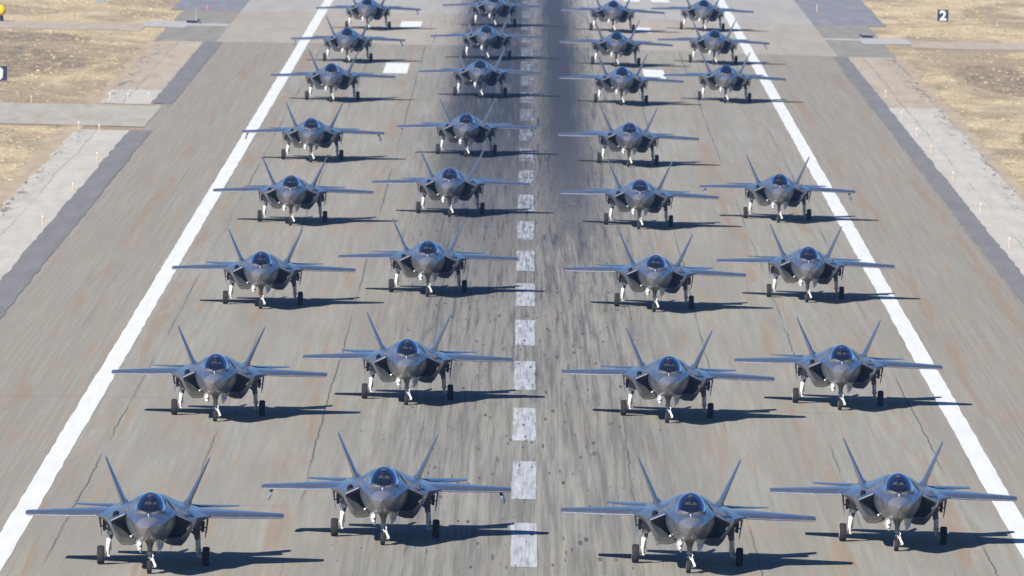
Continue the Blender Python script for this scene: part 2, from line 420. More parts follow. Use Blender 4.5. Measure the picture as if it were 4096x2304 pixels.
def canopy_mat():
    m = bpy.data.materials.new('tinted_canopy_glass'); m.use_nodes = True; t = m.node_tree; t.nodes.clear()
    out = t.nodes.new('ShaderNodeOutputMaterial'); tr = t.nodes.new('ShaderNodeBsdfTransparent')
    tr.inputs[0].default_value = (.64, .60, .60, 1)
    gl = t.nodes.new('ShaderNodeBsdfGlossy'); gl.inputs['Roughness'].default_value = .06; gl.inputs[0].default_value = (.80, .86, 1.0, 1)
    tc = t.nodes.new('ShaderNodeTexCoord'); nz = t.nodes.new('ShaderNodeTexNoise'); nz.inputs['Scale'].default_value = 2.0
    t.links.new(tc.outputs['Object'], nz.inputs['Vector'])
    lw = t.nodes.new('ShaderNodeLayerWeight'); lw.inputs['Blend'].default_value = .5
    pw = t.nodes.new('ShaderNodeMath'); pw.operation = 'POWER'; pw.inputs[1].default_value = 2.2
    t.links.new(lw.outputs['Facing'], pw.inputs[0])
    mu = t.nodes.new('ShaderNodeMath'); mu.operation = 'MULTIPLY_ADD'; mu.inputs[1].default_value = .95; mu.inputs[2].default_value = .05
    t.links.new(pw.outputs[0], mu.inputs[0])
    mr = t.nodes.new('ShaderNodeMath'); mr.operation = 'MULTIPLY_ADD'; mr.inputs[1].default_value = .10
    t.links.new(nz.outputs['Fac'], mr.inputs[0]); t.links.new(mu.outputs[0], mr.inputs[2])
    mx = t.nodes.new('ShaderNodeMixShader'); t.links.new(mr.outputs[0], mx.inputs[0])
    t.links.new(tr.outputs[0], mx.inputs[1]); t.links.new(gl.outputs[0], mx.inputs[2]); t.links.new(mx.outputs[0], out.inputs[0])
    return m
MCG = canopy_mat()

# ------------------------------------------------------------------ the fighter jet (nose towards -Y, origin on the ground between the main wheels)
def mir(half):   # half outline, bottom centre .. top centre, x >= 0 -> closed ring
    return half + [(-x, y, z) for x, y, z in reversed(half[1:-1])]

def lerp(a, b, t): return a+(b-a)*t
def interp(tab, y):
    for a, b in zip(tab, tab[1:]):
        if a[0] <= y <= b[0]:
            t = (y-a[0])/(b[0]-a[0]) if b[0] > a[0] else 0
            return [lerp(p, q, t) for p, q in zip(a[1:], b[1:])]
    return list((tab[0] if y < tab[0][0] else tab[-1])[1:])

# y: zbottom, wbottom, wchine, zchine, wupper(shoulder of the upper surface), zupper, ztop
FORE = [(-9.22, 2.085, .004, .008, 2.09, .005, 2.093, 2.095),
        (-8.95, 1.96, .05, .125, 2.09, .075, 2.14, 2.17),
        (-8.5, 1.79, .12, .275, 2.095, .17, 2.23, 2.275),
        (-8.0, 1.64, .20, .415, 2.11, .26, 2.33, 2.39),
        (-7.7, 1.58, .24, .49, 2.12, .31, 2.37, 2.44),
        (-7.2, 1.49, .30, .62, 2.17, .40, 2.45, 2.53),
        (-6.6, 1.41, .36, .745, 2.25, .50, 2.55, 2.64),
        (-6.0, 1.36, .42, .85, 2.32, .56, 2.64, 2.66),
        (-5.4, 1.33, .46, .94, 2.37, .60, 2.73, 2.74),
        (-4.8, 1.31, .50, 1.01, 2.39, .62, 2.82, 2.86),
        (-4.2, 1.29, .54, 1.05, 2.40, .60, 2.95, 3.04),
        (-3.6, 1.27, .56, 1.08, 2.40, .55, 3.02, 3.13),
        (-3.0, 1.26, .56, 1.10, 2.40, .52, 3.02, 3.14)]
def up(y, wc, zc, wu, zu, zt):
    a = [(lerp(wc, wu, .45), lerp(zc, zu, .30)), (lerp(wc, wu, .8), lerp(zc, zu, .68)), (wu, zu), (wu*.62, lerp(zu, zt, .72)), (0, zt)]
    b = [(wc*math.cos(t_), zc+(zt-zc)*math.sin(t_)**.9) for t_ in (.30, .60, .90, 1.2, math.pi/2)]
    k = min(1, max(0, (y+7.5)/1.3))
    return [(lerp(q[0], p[0], k), y, lerp(q[1], p[1], k)) for p, q in zip(a, b)]
def fore_half(y):
    zb, wb, wc, zc, wu, zu, zt = interp(FORE, y)
    return [(0, y, zb), (wb*.7, y, zb+.01), (wb, y, zb+(zc-zb)*.07), (lerp(wb, wc, .5), y, lerp(zb, zc, .40)), (lerp(wb, wc, .82), y, lerp(zb, zc, .75)),
            (wc, y, zc)] + up(y, wc, zc, wu, zu, zt)

# centre body: half outlines
CEN = [(-3.4, [(0,1.24),(.45,1.20),(.62,1.10),(.85,1.03),(1.18,1.03),(1.40,1.24),(1.58,1.62),(1.74,1.98),(1.86,2.17),(1.55,2.33),(1.20,2.48),(.92,2.66),(.68,2.90),(.42,3.06),(0,3.13)]),
       (-2.6, [(0,1.20),(.45,1.16),(.62,1.06),(.85,.98),(1.20,1.00),(1.45,1.25),(1.62,1.62),(1.86,1.94),(2.05,2.17),(1.66,2.34),(1.25,2.51),(.97,2.69),(.71,2.90),(.45,3.05),(0,3.12)]),
       (-1.4, [(0,1.16),(.45,1.13),(.62,1.03),(.85,.96),(1.20,.99),(1.48,1.28),(1.66,1.66),(2.05,1.93),(2.35,2.14),(1.80,2.33),(1.32,2.51),(1.01,2.68),(.74,2.87),(.45,3.01),(0,3.07)]),
       (0.0,  [(0,1.14),(.45,1.12),(.62,1.03),(.85,.97),(1.20,1.02),(1.48,1.34),(1.68,1.70),(2.15,1.94),(2.50,2.13),(1.85,2.31),(1.35,2.45),(1.00,2.59),(.70,2.77),(.42,2.91),(0,2.97)]),
       (1.8,  [(0,1.20),(.45,1.18),(.62,1.11),(.85,1.08),(1.20,1.14),(1.46,1.42),(1.64,1.74),(2.05,1.95),(2.35,2.12),(1.85,2.29),(1.35,2.42),(1.00,2.53),(.70,2.67),(.42,2.78),(0,2.82)]),
       (3.6,  [(0,1.38),(.42,1.38),(.60,1.38),(.82,1.42),(1.10,1.52),(1.34,1.74),(1.52,1.92),(1.75,2.03),(1.90,2.12),(1.62,2.26),(1.28,2.36),(1.00,2.44),(.70,2.54),(.42,2.61),(0,2.64)]),
       (5.0,  [(0,1.50),(.35,1.52),(.50,1.56),(.66,1.64),(.80,1.76),(.95,1.88),(1.20,1.98),(1.42,2.05),(1.62,2.12),(1.45,2.22),(1.20,2.28),(.90,2.36),(.62,2.46),(.36,2.52),(0,2.54)])]

def wing_ring(x, yl, yt, z, th, s, droop=0.0, twist=0.0):
    c = yt-yl
    pr = [(0,0),(.03,.38),(.14,.80),(.35,1.0),(.62,.80),(.84,.40),(1,.03),(1,-.03),(.84,-.25),(.62,-.45),(.35,-.60),(.14,-.50),(.03,-.28)]
    out = []
    for u, v in pr:
        zz = z+v*th*.5
        if u < .16: zz -= droop*(1-u/.16)
        out.append((s*x, yl+u*c, zz))
    return out

def build_jet():
    root = bpy.data.objects.new('fighter_jet', None); COL.objects.link(root); root.empty_display_size = 2
    # fuselage: forebody aft of the radome, centre body, nozzle shroud
    bm = bmesh.new()
    ys = [-7.7, -7.2, -6.9, -6.6, -6.3, -6.0, -5.7, -5.4, -5.1, -4.8, -4.5, -4.2, -3.9, -3.6, -3.3, -3.0]
    loft(bm, [mir(fore_half(y)) for y in ys], capb=True)
    loft(bm, [mir([(x, y, z) for x, z in h]) for y, h in CEN], capa=True, capb=True)
    for s in (-1, 1):   # tail booms, gun bump and shoulder fairings
        loft(bm, [[(s*a, y, b) for a, b in ((1.0,z0),(1.75,z0+.06),(1.80,z1-.06),(1.2,z1),(1.0,z1))] for y, z0, z1 in ((3.4,1.9,2.36),(5.0,1.98,2.28),(6.35,2.06,2.18))], capa=True, capb=True)
    tube(bm, [(1.46,-4.15,2.335),(1.46,-3.9,2.37),(1.46,-3.4,2.40),(1.47,-2.4,2.38),(1.5,-1.6,2.32)], [.02,.11,.14,.12,.02], 12)
    fus = finish('fuselage', bm, MJ, root, 32)
    # radome
    bm = bmesh.new()
    loft(bm, [mir(fore_half(y)) for y in (-9.22, -9.1, -8.95, -8.75, -8.5, -8.25, -8.0, -7.85, -7.7)], capa=True)
    # curved rear edge on top comes from the fuselage panel overlapping it
    finish('radome', bm, MN, root, 32)
    # cockpit tub (dark floor and coaming under the glass)
    bm = bmesh.new()
    T = [(-6.75, .34, 2.635), (-6.3, .44, 2.675), (-5.7, .49, 2.735), (-5.1, .49, 2.815), (-4.5, .44, 2.93), (-4.15, .36, 3.06)]
    loft(bm, [[(-w_, y, z), (-w_*.5, y, z+.02), (w_*.5, y, z+.02), (w_, y, z), (w_*.6, y, z-.12), (-w_*.6, y, z-.12)] for y, w_, z in T], capa=True, capb=True)
    box(bm, -.20, .20, -6.35, -6.05, 2.68, 2.86)             # instrument hood
    box(bm, -.24, .24, -4.95, -4.72, 2.80, 3.24)             # seat back
    tube(bm, [(-.30,-5.62,2.72),(-.31,-5.55,3.02),(-.17,-5.47,3.22),(0,-5.45,3.29),(.17,-5.47,3.22),(.31,-5.55,3.02),(.30,-5.62,2.72)], .016, 6)
    finish('cockpit', bm, MC, root)
    # canopy glass
    bm = bmesh.new()
    C = [(-7.02,.10,2.515,2.535), (-6.92,.33,2.505,2.60), (-6.7,.46,2.52,2.74), (-6.4,.545,2.545,2.93), (-6.0,.60,2.59,3.11), (-5.6,.62,2.63,3.25),
         (-5.2,.61,2.68,3.31), (-4.8,.575,2.74,3.31), (-4.4,.50,2.83,3.27), (-4.1,.38,2.93,3.24), (-3.9,.20,3.04,3.17)]
    rings = []
    for y, w_, z0, z1 in C:
        r = []
        for k in range(15):
            t = math.pi*k/14
            r.append((w_*math.copysign(abs(math.cos(t))**1.12, math.cos(t)), y, z0+(z1-z0)*math.sin(t)**.98))
        rings.append(r)
    loft(bm, rings, closed=False)
    finish('canopy', bm, MCG, root, 60)
    # light sawtooth frame round the windscreen base
    bm = bmesh.new()
    def frame_pt(t):      # t -1..1 along the base arc of the canopy
        y = -7.06+1.05*abs(t)**1.7; w_ = interp([(a, b, c_, d) for a, b, c_, d in C], max(y, -7.02))
        return y, w_
    n = 24; lo, hi = [], []
    for k in range(n+1):
        t = -1+2*k/n; x = .615*math.sin(t*math.pi*.5)
        y = -7.08+1.10*(1-math.cos(t*math.pi*.5))
        zb = 2.475+.10*(1-math.cos(t*math.pi*.5))
        hgt = .075+(.055 if .15 < abs(t) < .62 else .0)+(.03 if abs(abs(t)-.42) < .09 else 0)
        lo.append((x*1.06, y-.05, zb-.05)); hi.append((x*.985, y+.045, zb+hgt))
    lo2 = [(x*.97, y+.06, z-.03) for x, y, z in lo]; hi2 = [(x*.95, y+.05, z-.02) for x, y, z in hi]
    loft(bm, [lo, hi, hi2, lo2, lo], closed=False)
    fr = finish('windscreen_frame', bm, MF, root)
    # canopy rim: thin bright sill either side
    for s in (-1, 1):
        bm = bmesh.new(); tube(bm, [(s*w_*1.0, y, z0-.005) for y, w_, z0, z1 in C[4:10]], .022, 6)
        finish('canopy_sill', bm, ME, root)
    bm = bmesh.new(); tube(bm, [(-.03,-7.5,2.505),(-.03,-7.40,2.535)], [.03,.026], 8)
    finish('nose_sensor', bm, MW, root)
    # intakes
    for s in (-1, 1):
        nm = root
        bm = bmesh.new()
        def rg(pts): return [(s*x, y, z) for x, y, z in pts]
        lip_i = [(1.05,-5.04,2.375),(1.36,-4.73,2.215),(1.63,-4.42,2.07),(1.62,-4.37,1.95),(1.47,-4.42,1.68),(1.30,-4.51,1.48),(1.20,-4.57,1.43),(.95,-4.70,1.43),(.66,-4.84,1.44),(.60,-4.88,1.50)]
        lip_o = [(1.055,-5.05,2.41),(1.385,-4.73,2.255),(1.675,-4.40,2.10),(1.665,-4.35,1.945),(1.505,-4.40,1.665),(1.33,-4.49,1.455),(1.215,-4.55,1.395),(.95,-4.68,1.395),(.65,-4.82,1.405),(.58,-4.86,1.46)]
        m1 = [(1.06,-4.5,2.42),(1.42,-4.25,2.28),(1.76,-4.05,2.13),(1.765,-4.0,1.99),(1.60,-4.0,1.62),(1.42,-4.05,1.30),(1.26,-4.1,1.17),(.95,-4.2,1.16),(.60,-4.3,1.22),(.52,-4.3,1.33)]
        back  = [(1.10,-3.2,2.45),(1.55,-3.2,2.31),(1.84,-3.2,2.19),(1.87,-3.2,2.12),(1.63,-3.2,1.62),(1.42,-3.2,1.22),(1.22,-3.2,1.01),(.88,-3.2,1.01),(.56,-3.2,1.14),(.50,-3.2,1.25)]
        duct  = [(.70,-3.5,2.16),(.76,-3.5,2.13),(.80,-3.5,2.04),(.81,-3.5,1.92),(.80,-3.5,1.62),(.78,-3.5,1.36),(.72,-3.5,1.28),(.66,-3.5,1.27),(.55,-3.5,1.27),(.50,-3.5,1.35)]
        loft(bm, [rg(back), rg([tuple(lerp(a, b, .55) for a, b in zip(p, q)) for p, q in zip(back, m1)]), rg(m1), rg(lip_o)])
        intk = finish('intake', bm, MJ, root, 30)
        bm = bmesh.new()
        loft(bm, [rg([(x*.998, y-.004, z) for x, y, z in lip_o]), rg([(x, y-.03, z) for x, y, z in lip_i])])
        for f_ in bm.faces:
            c_ = f_.calc_center_median()
            f_.material_index = 0 if (c_.z > 2.03 and abs(c_.x) > .9) else 1
        finish('intake_lip', bm, [ME, MJ], intk, 30)
        bm = bmesh.new()
        loft(bm, [rg([(x*.998, y-.0, z) for x, y, z in lip_i]), rg(duct)])
        rv = [bm.verts.new(p) for p in rg([(x, y-.01, z) for x, y, z in duct])]
        bm.faces.new(rv).material_index = 1  # end cap coloured near black for the darkness deep in the duct
        finish('intake_duct', bm, [MI, MK], intk, 30)
        # diverterless bump on the forebody wall
        bm = bmesh.new()
        full = [(1.02,2.36),(1.035,2.22),(1.02,2.05),(.97,1.88),(.885,1.70),(.77,1.52),(.62,1.38)]
        rings = []
        for y, k in ((-6.6,-.06),(-6.2,.06),(-5.85,.26),(-5.5,.52),(-5.15,.78),(-4.8,.95),(-4.4,1.0),(-3.9,.97),(-3.35,.88)):
            h_ = fore_half(y); A = [(h_[5][0], h_[5][2]), (h_[4][0], h_[4][2]), (h_[3][0], h_[3][2]), (h_[2][0], h_[2][2])]
            out = []
            for i_, (fx, fz) in enumerate(full):
                u_ = i_/6*3; a_ = A[int(min(2, u_))]; b_ = A[int(min(2, u_))+1]; f_ = u_-int(min(2, u_))
                bx, bz = lerp(a_[0], b_[0], f_)-.012, lerp(a_[1], b_[1], f_)
                out.append((s*lerp(bx, fx, k), y, lerp(bz, fz, k)-(.01 if i_ == 0 else 0)))
            rings.append(out+[(s*.25, y, 1.6), (s*.25, y, 2.2)])
        loft(bm, rings, capa=True, capb=True)
        finish('intake_bump', bm, MJ, intk, 50)
    # dark vent in the right shoulder
    bm = bmesh.new()
    q = [(-1.36,-3.9,2.425),(-1.44,-4.1,2.375),(-1.585,-4.05,2.312),(-1.56,-3.35,2.385),(-1.50,-3.1,2.41),(-1.40,-3.3,2.43)]
    top = [bm.verts.new(p) for p in q]; bot = [bm.verts.new((x, y, z-.12)) for x, y, z in q]
    bm.faces.new(top)
    for k in range(6): bm.faces.new((top[k], top[(k+1) % 6], bot[(k+1) % 6], bot[k]))
    finish('shoulder_vent', bm, MK, root)
    # wings, tails
    for s in (-1, 1):
        bm = bmesh.new()
        loft(bm, [wing_ring(1.55, -2.6, 3.9, 2.16, .34, s, .00), wing_ring(2.3, -1.30, 3.55, 2.15, .33, s, .05), wing_ring(3.3, -.55, 3.25, 2.11, .27, s, .075),
                  wing_ring(5.25, .98, 2.80, 2.02, .175, s, .065), wing_ring(5.335, 1.10, 2.76, 2.015, .12, s, .05)], capa=True, capb=True)
        wg = finish('wing', bm, MJ, root, 40)
        bm = bmesh.new()   # pale sealant strip along the flap's lower leading edge
        a = [(s*2.35,-1.285,2.075),(s*2.35,-1.30,2.05),(s*5.28,.99,1.935),(s*5.28,1.0,1.96)]
        loft(bm, [[(s*x, y-.012, z-.030), (s*x, y-.022, z), (s*x, y+.02, z+.02), (s*x, y+.05, z-.045)] for x, y, z in ((2.32,-1.29,2.10),(3.3,-.55,2.035),(5.27,.99,1.957))], capa=True, capb=True)
        finish('leading_edge_strip', bm, ME, wg, 40)
        bm = bmesh.new()
        loft(bm, [wing_ring(1.50, 3.15, 6.30, 2.17, .17, s), wing_ring(2.6, 3.95, 6.35, 2.17, .12, s), wing_ring(3.36, 4.6, 6.2, 2.19, .07, s), wing_ring(3.43, 4.75, 6.1, 2.19, .04, s)], capa=True, capb=True)
        finish('horizontal_tail', bm, MJ, root, 40)
        bm = bmesh.new()
        rings = []
        for t, yl, yt, th in ((0, 1.75, 4.75, .44), (.10, 2.02, 4.83, .24), (.97, 4.15, 5.75, .075), (1, 4.35, 5.65, .04)):
            bx, bz = lerp(1.30, 2.16, t), lerp(2.36, 4.19, t); c = yt-yl
            rings.append([(s*(bx+v*th*.5*.90), yl+u*c, bz-v*th*.5*.42) for u, v in ((0,0),(.05,.5),(.25,1),(.6,.85),(1,.05),(1,-.05),(.6,-.85),(.25,-1),(.05,-.5))])
        loft(bm, rings, capa=True, capb=True)
        finish('vertical_tail', bm, MJ, root, 40)
    # nozzle
    bm = bmesh.new()
    for rr in ((.62, 4.6), ):
        pass
    def ring(r, y, zc=2.0, n=24): return [(r*math.cos(2*math.pi*k/n), y, zc+r*math.sin(2*math.pi*k/n)) for k in range(n)]
    loft(bm, [ring(.60, 4.7), ring(.61, 5.3), ring(.50, 6.0), ring(.46, 6.0), ring(.40, 5.0)], capb=True)
    finish('engine_nozzle', bm, MM, root, 30)
    # nose gear
    bm = bmesh.new()
    tube(bm, [(0,-5.6,.62),(0,-5.6,.86),(0,-5.58,.87),(0,-5.55,1.18),(0,-5.5,1.42)], [.055,.055,.10,.115,.14], 12)
    tube(bm, [(0,-5.6,.80),(0,-5.6,.90)], .13, 12)
    tube(bm, [(0,-5.5,1.1),(.0,-4.6,1.40)], .035, 8)
    for s in (-1, 1): tube(bm, [(s*.05,-5.57,1.05),(s*.17,-5.5,1.42)], .045, 8)
    ng = finish('nose_gear', bm, MLEG, root, 40)
    bm = bmesh.new()
    tube(bm, [(0,-5.62,.60),(.13,-5.62,.58),(.17,-5.60,.42),(.15,-5.60,.28)], [.07,.065,.05,.04], 8)
    tube(bm, [(.02,-5.60,.28),(.20,-5.60,.28)], .045, 8)
    tube(bm, [(-.08,-5.66,.66),(.04,-5.68,.67)], .055, 8)
    tube(bm, [(.16,-5.66,.52),(.25,-5.74,.34),(.24,-5.75,.28)], [.03,.04,.03], 8)
    tube(bm, [(.06,-5.60,.86),(.15,-5.68,.74),(.10,-5.66,.62)], .022, 6)
    finish('wheel_fork', bm, MW, ng, 40)
    def wheel(parent, x, y, r, wd, name='wheel'):
        bm = bmesh.new()
        prof = [(-.5,.60),(-.5,.84),(-.44,.93),(-.30,.985),(-.1,1.0),(.1,1.0),(.30,.985),(.44,.93),(.5,.84),(.5,.60)]
        n = 28; rings = [[(x+u*wd, y+v*r*math.cos(2*math.pi*k/n), r+v*r*math.sin(2*math.pi*k/n)) for k in range(n)] for u, v in prof]
        loft(bm, rings)
        wh = finish('wheel', bm, MT, parent, 35)
        bm = bmesh.new()
        for sg in (-1, 1):
            loft(bm, [[(x+sg*u*wd, y+v*r*math.cos(2*math.pi*k/n), r+v*r*math.sin(2*math.pi*k/n)) for k in range(n)] for u, v in ((.51,.62),(.47,.55),(.36,.50),(.36,.22),(.46,.18),(.46,.001))], capb=False)
        finish('hub', bm, MH, wh, 30)
        return wh
    wheel(ng, -.015, -5.6, .285, .20)
    for s in (-1, 1):     # faceted doors hanging open
        bm = bmesh.new()
        P = [(.245,-6.35,1.42),(.40,-6.48,1.46),(.555,-6.25,1.40),(.58,-5.9,1.22),(.50,-6.1,1.02),(.345,-6.15,.88),(.30,-6.3,1.15),(.42,-5.3,1.42),(.40,-5.35,1.05)]
        P = [(s*a, b, c) for a, b, c in P]; v = [bm.verts.new(p) for p in P]
        for f in ((0,1,6),(1,2,6),(2,3,6),(3,4,6),(4,5,6),(0,6,5),(0,5,8),(0,8,7),(5,4,8),(4,3,8),(3,7,8),(3,2,7),(2,1,7),(1,0,7)): bm.faces.new([v[k] for k in f])
        finish('gear_door', bm, MS, ng)
    bm = bmesh.new()
    tube(bm, [(-.43,-6.44,1.27),(-.43,-6.30,1.27)], [.085,.09], 12)
    finish('landing_light', bm, MW, ng, 40)
    bm = bmesh.new(); tube(bm, [(-.41,-6.34,1.08),(-.41,-6.22,1.08)], .055, 10)
    finish('landing_light', bm, MW, ng, 40)
    bm = bmesh.new(); bmesh.ops.create_uvsphere(bm, u_segments=10, v_segments=8, radius=.05, matrix=Matrix.Translation((-.80,-4.84,1.47)))
    finish('intake_dot', bm, MW, root, 40)  # small plain white ball at the lower lip of one intake
    bm = bmesh.new(); box(bm, -.20, -.01, -5.80, -5.72, 1.285, 1.40); box(bm, .01, .20, -5.80, -5.72, 1.285, 1.40)
    finish('bay_panel', bm, MG, ng)
    # main gear
    for s in (-1, 1):
        bm = bmesh.new()
        tube(bm, [(s*1.86,0,.36),(s*1.855,0,.62),(s*1.85,0,.63),(s*1.83,0,1.10)], [.075,.075,.105,.11], 12)
        tube(bm, [(s*1.85,-.0,.60),(s*1.85,0,.70)], .125, 12)
        tube(bm, [(s*1.80,0,.39),(s*2.10,0,.39)], [.085,.07], 10)
        tube(bm, [(s*1.82,-.10,.98),(s*1.86,-.22,.70),(s*1.86,-.10,.44)], .035, 8)
        mg = finish('main_gear', bm, MW, root, 40)
        bm = bmesh.new()
        tube(bm, [(s*1.83,0,1.07),(s*1.82,0,1.09),(s*1.74,.05,1.65),(s*1.70,.1,2.05)], [.10,.125,.15,.19], 12)
        tube(bm, [(s*1.80,0,1.2),(s*1.45,-.5,1.55)], .05, 8)
        tube(bm, [(s*1.80,0,1.25),(s*2.0,.5,2.0)], .05, 8)
        finish('upper_strut', bm, MDOOR, mg, 40)  # darker colour than the lower leg, painting in the shadow up here
        wheel(mg, s*2.17, 0, .395, .30)
        bm = bmesh.new()   # inner strut fairing door (dark tapering panel) and outer door
        v = box(bm, 0, 1, 0, 1, 0, 1)
        for p, q in zip(v, ((1.66,-.35,1.30),(1.86,-.30,1.22),(1.90,.5,1.22),(1.66,.5,1.30),(1.50,-.55,2.05),(1.98,-.55,2.05),(1.98,.7,2.05),(1.50,.7,2.05))): p.co = (s*q[0], q[1], q[2])
        finish('strut_fairing', bm, MJ, mg)
        bm = bmesh.new()
        v = box(bm, 0, 1, 0, 1, 0, 1)
        for p, q in zip(v, ((2.13,-.35,1.34),(2.17,-.35,1.34),(2.19,.35,1.34),(2.15,.35,1.34),(2.19,-.65,2.0),(2.26,-.65,2.0),(2.26,.6,2.0),(2.19,.6,2.0))): p.co = (s*q[0], q[1], q[2])
        tube(bm, [(s*2.16,-.3,1.40),(s*2.13,-.28,1.15)], [.03,.012], 6)
        tube(bm, [(s*2.18,-.2,1.6),(s*2.0,-.1,1.58),(s*1.84,0,1.35)], .03, 6)
        tube(bm, [(s*2.03,-.15,1.40),(s*2.02,-.1,1.85)], [.06,.09], 8)
        finish('gear_door', bm, MDOOR, mg)
    return root

def build_pylon(s):
    """empty weapon pylon canted outboard under the wing"""
    bm = bmesh.new()
    def st(y, zt, zb, h):
        def c(z): return 4.90+(1.90-z)*.30
        return [(s*(c(zt)-h), y, zt), (s*(c(zt)+h), y, zt), (s*(c(zb)+h*1.3), y, zb+.09), (s*(c(zb)+h*.3), y, zb), (s*(c(zb)-h*1.1), y, zb+.08)]
    loft(bm, [st(.45, 1.60, 1.52, .012), st(.75, 1.76, 1.44, .05), st(1.2, 1.86, 1.42, .062), st(2.6, 1.88, 1.46, .062), st(3.1, 1.80, 1.56, .02)], capa=True, capb=True)
    p = finish('pylon', bm, MQ, None, 40)
    bm = bmesh.new()
    v = box(bm, 0, 1, 0, 1, 0, 1)
    for a, q in zip(v, ((4.87,1.1,1.80),(4.94,1.1,1.80),(4.94,2.5,1.82),(4.87,2.5,1.82),(4.86,1.0,2.0),(4.95,1.0,2.0),(4.95,2.6,2.02),(4.86,2.6,2.02))): a.co = (s*q[0], q[1], q[2])
    finish('pylon_neck', bm, MDOOR, p)
    return p
def build_pilot():
    """seated pilot: torso, arms, helmeted head; origin at the seat cushion"""
    me = bpy.data.meshes.new('person'); bm = bmesh.new()
    V = [(0,0,0),(0,-.02,.22),(0,0,.42),(0,-.01,.50),(-.19,0,.40),(-.25,-.14,.20),(-.15,-.36,.16),(.19,0,.40),(.25,-.14,.20),(.15,-.36,.16),(-.10,-.20,.02),(-.12,-.48,.06),(.10,-.20,.02),(.12,-.48,.06)]
    Eg = [(0,1),(1,2),(2,3),(2,4),(4,5),(5,6),(2,7),(7,8),(8,9),(0,10),(10,11),(0,12),(12,13)]
    Rr = [.15,.15,.14,.07,.075,.055,.04,.075,.055,.04,.09,.075,.09,.075]
    vs_ = [bm.verts.new(v) for v in V]
    for a, b in Eg: bm.edges.new((vs_[a], vs_[b]))
    bm.to_mesh(me); bm.free()
    o = link('person', me, MSUIT)
    sk = o.modifiers.new('skin', 'SKIN'); o.modifiers.new('sub', 'SUBSURF').levels = 1
    for i, r_ in enumerate(Rr): me.skin_vertices[0].data[i].radius = (r_, r_*.8)
    me.skin_vertices[0].data[0].use_root = True
    dg = bpy.context.evaluated_depsgraph_get(); dg.update()
    m2 = bpy.data.meshes.new_from_object(o.evaluated_get(dg)); o.modifiers.clear(); o.data = m2
    for p in m2.polygons: p.use_smooth = True
    bm = bmesh.new()
    bmesh.ops.create_uvsphere(bm, u_segments=16, v_segments=12, radius=1, matrix=Matrix.Translation((0,-.02,.62)) @ Matrix.Diagonal((.095,.11,.125,1)))
    tube(bm, [(0,-.125,.60),(0,-.15,.585)], [.02,.012], 6)
    finish('head', bm, MSKIN, o, 60)
    bm = bmesh.new()
    bmesh.ops.create_uvsphere(bm, u_segments=18, v_segments=12, radius=1, matrix=Matrix.Translation((0,.0,.655)) @ Matrix.Diagonal((.135,.15,.145,1)))
    bmesh.ops.bisect_plane(bm, geom=bm.verts[:]+bm.edges[:]+bm.faces[:], plane_co=(0,-.05,.60), plane_no=(0,-.75,-.66), clear_outer=True)
    finish('helmet', bm, MHEL, o, 60)
    bm = bmesh.new()
    bmesh.ops.create_uvsphere(bm, u_segments=18, v_segments=12, radius=1, matrix=Matrix.Translation((0,-.03,.64)) @ Matrix.Diagonal((.122,.125,.11,1)))
    bmesh.ops.bisect_plane(bm, geom=bm.verts[:]+bm.edges[:]+bm.faces[:], plane_co=(0,-.07,.64), plane_no=(0,1,.0), clear_outer=True)
    bmesh.ops.bisect_plane(bm, geom=bm.verts[:]+bm.edges[:]+bm.faces[:], plane_co=(0,-.07,.615), plane_no=(0,0,-1), clear_outer=True)
    finish('visor', bm, MVIS, o, 60)
    bm = bmesh.new(); tube(bm, [(0,-.11,.565),(0,-.17,.54),(0,-.175,.50),(0,-.13,.42)], [.045,.04,.022,.02], 8)
    finish('oxygen_mask', bm, MC, o, 50)
    return o

def copy_tree(o, parent=None):
    c = o.copy(); COL.objects.link(c); c.parent = parent
    for ch in list(o.children): copy_tree(ch, c)
    return c

proto = build_jet(); pil0 = build_pilot()
pyl = {-1: build_pylon(-1), 1: build_pylon(1)}
used = dict(jet=False, pil=False, mis=False, p1=False, m1=False)
# row, column: x, y of the main wheels
JETS = {'11':(-15.24,585.4),'12':(-5.89,606.3),'13':(6.86,592.7),'14':(15.95,612.3),
 '21':(-15.12,702.1),'22':(-5.92,720.0),'23':(7.13,709.1),'24':(16.06,727.0),
 '31':(-15.19,823.6),'32':(-5.76,842.2),'33':(7.54,830.0),'34':(16.75,849.3),
 '41':(-15.50,944.9),'42':(-5.10,963.4),'43':(7.55,950.9),'44':(17.17,970.1),
 '51':(-15.98,1063.5),'52':(-4.53,1079.6),'53':(7.65,1068.0),
 '61':(-16.50,1208.3),'62':(-4.0,1225.3),'63':(8.07,1215.3),'64':(17.16,1232.4),
 '71':(-16.69,1325.8),'72':(-3.80,1342.0),'73':(8.32,1331.2),'74':(17.69,1349.5),
 '81':(-16.15,1444.3),'82':(-3.42,1463.0),'83':(8.72,1455.0),'84':(18.14,1472.0)}
ROW = ['', 'nearest row', 'second row', 'third row', 'fourth row', 'fifth row', 'sixth row', 'seventh row', 'farthest row']
CN = {'1': 'by the left white edge line', '2': 'just left of the dashed centreline', '3': 'just right of the dark rubber band', '4': 'by the right white edge line'}
ARMED = {'12': 'LR', '44': 'LR', '51': 'LR', '52': 'LR', '71': 'LR', '72': 'L', '74': 'R', '81': 'R'}
rj = random.Random(9)
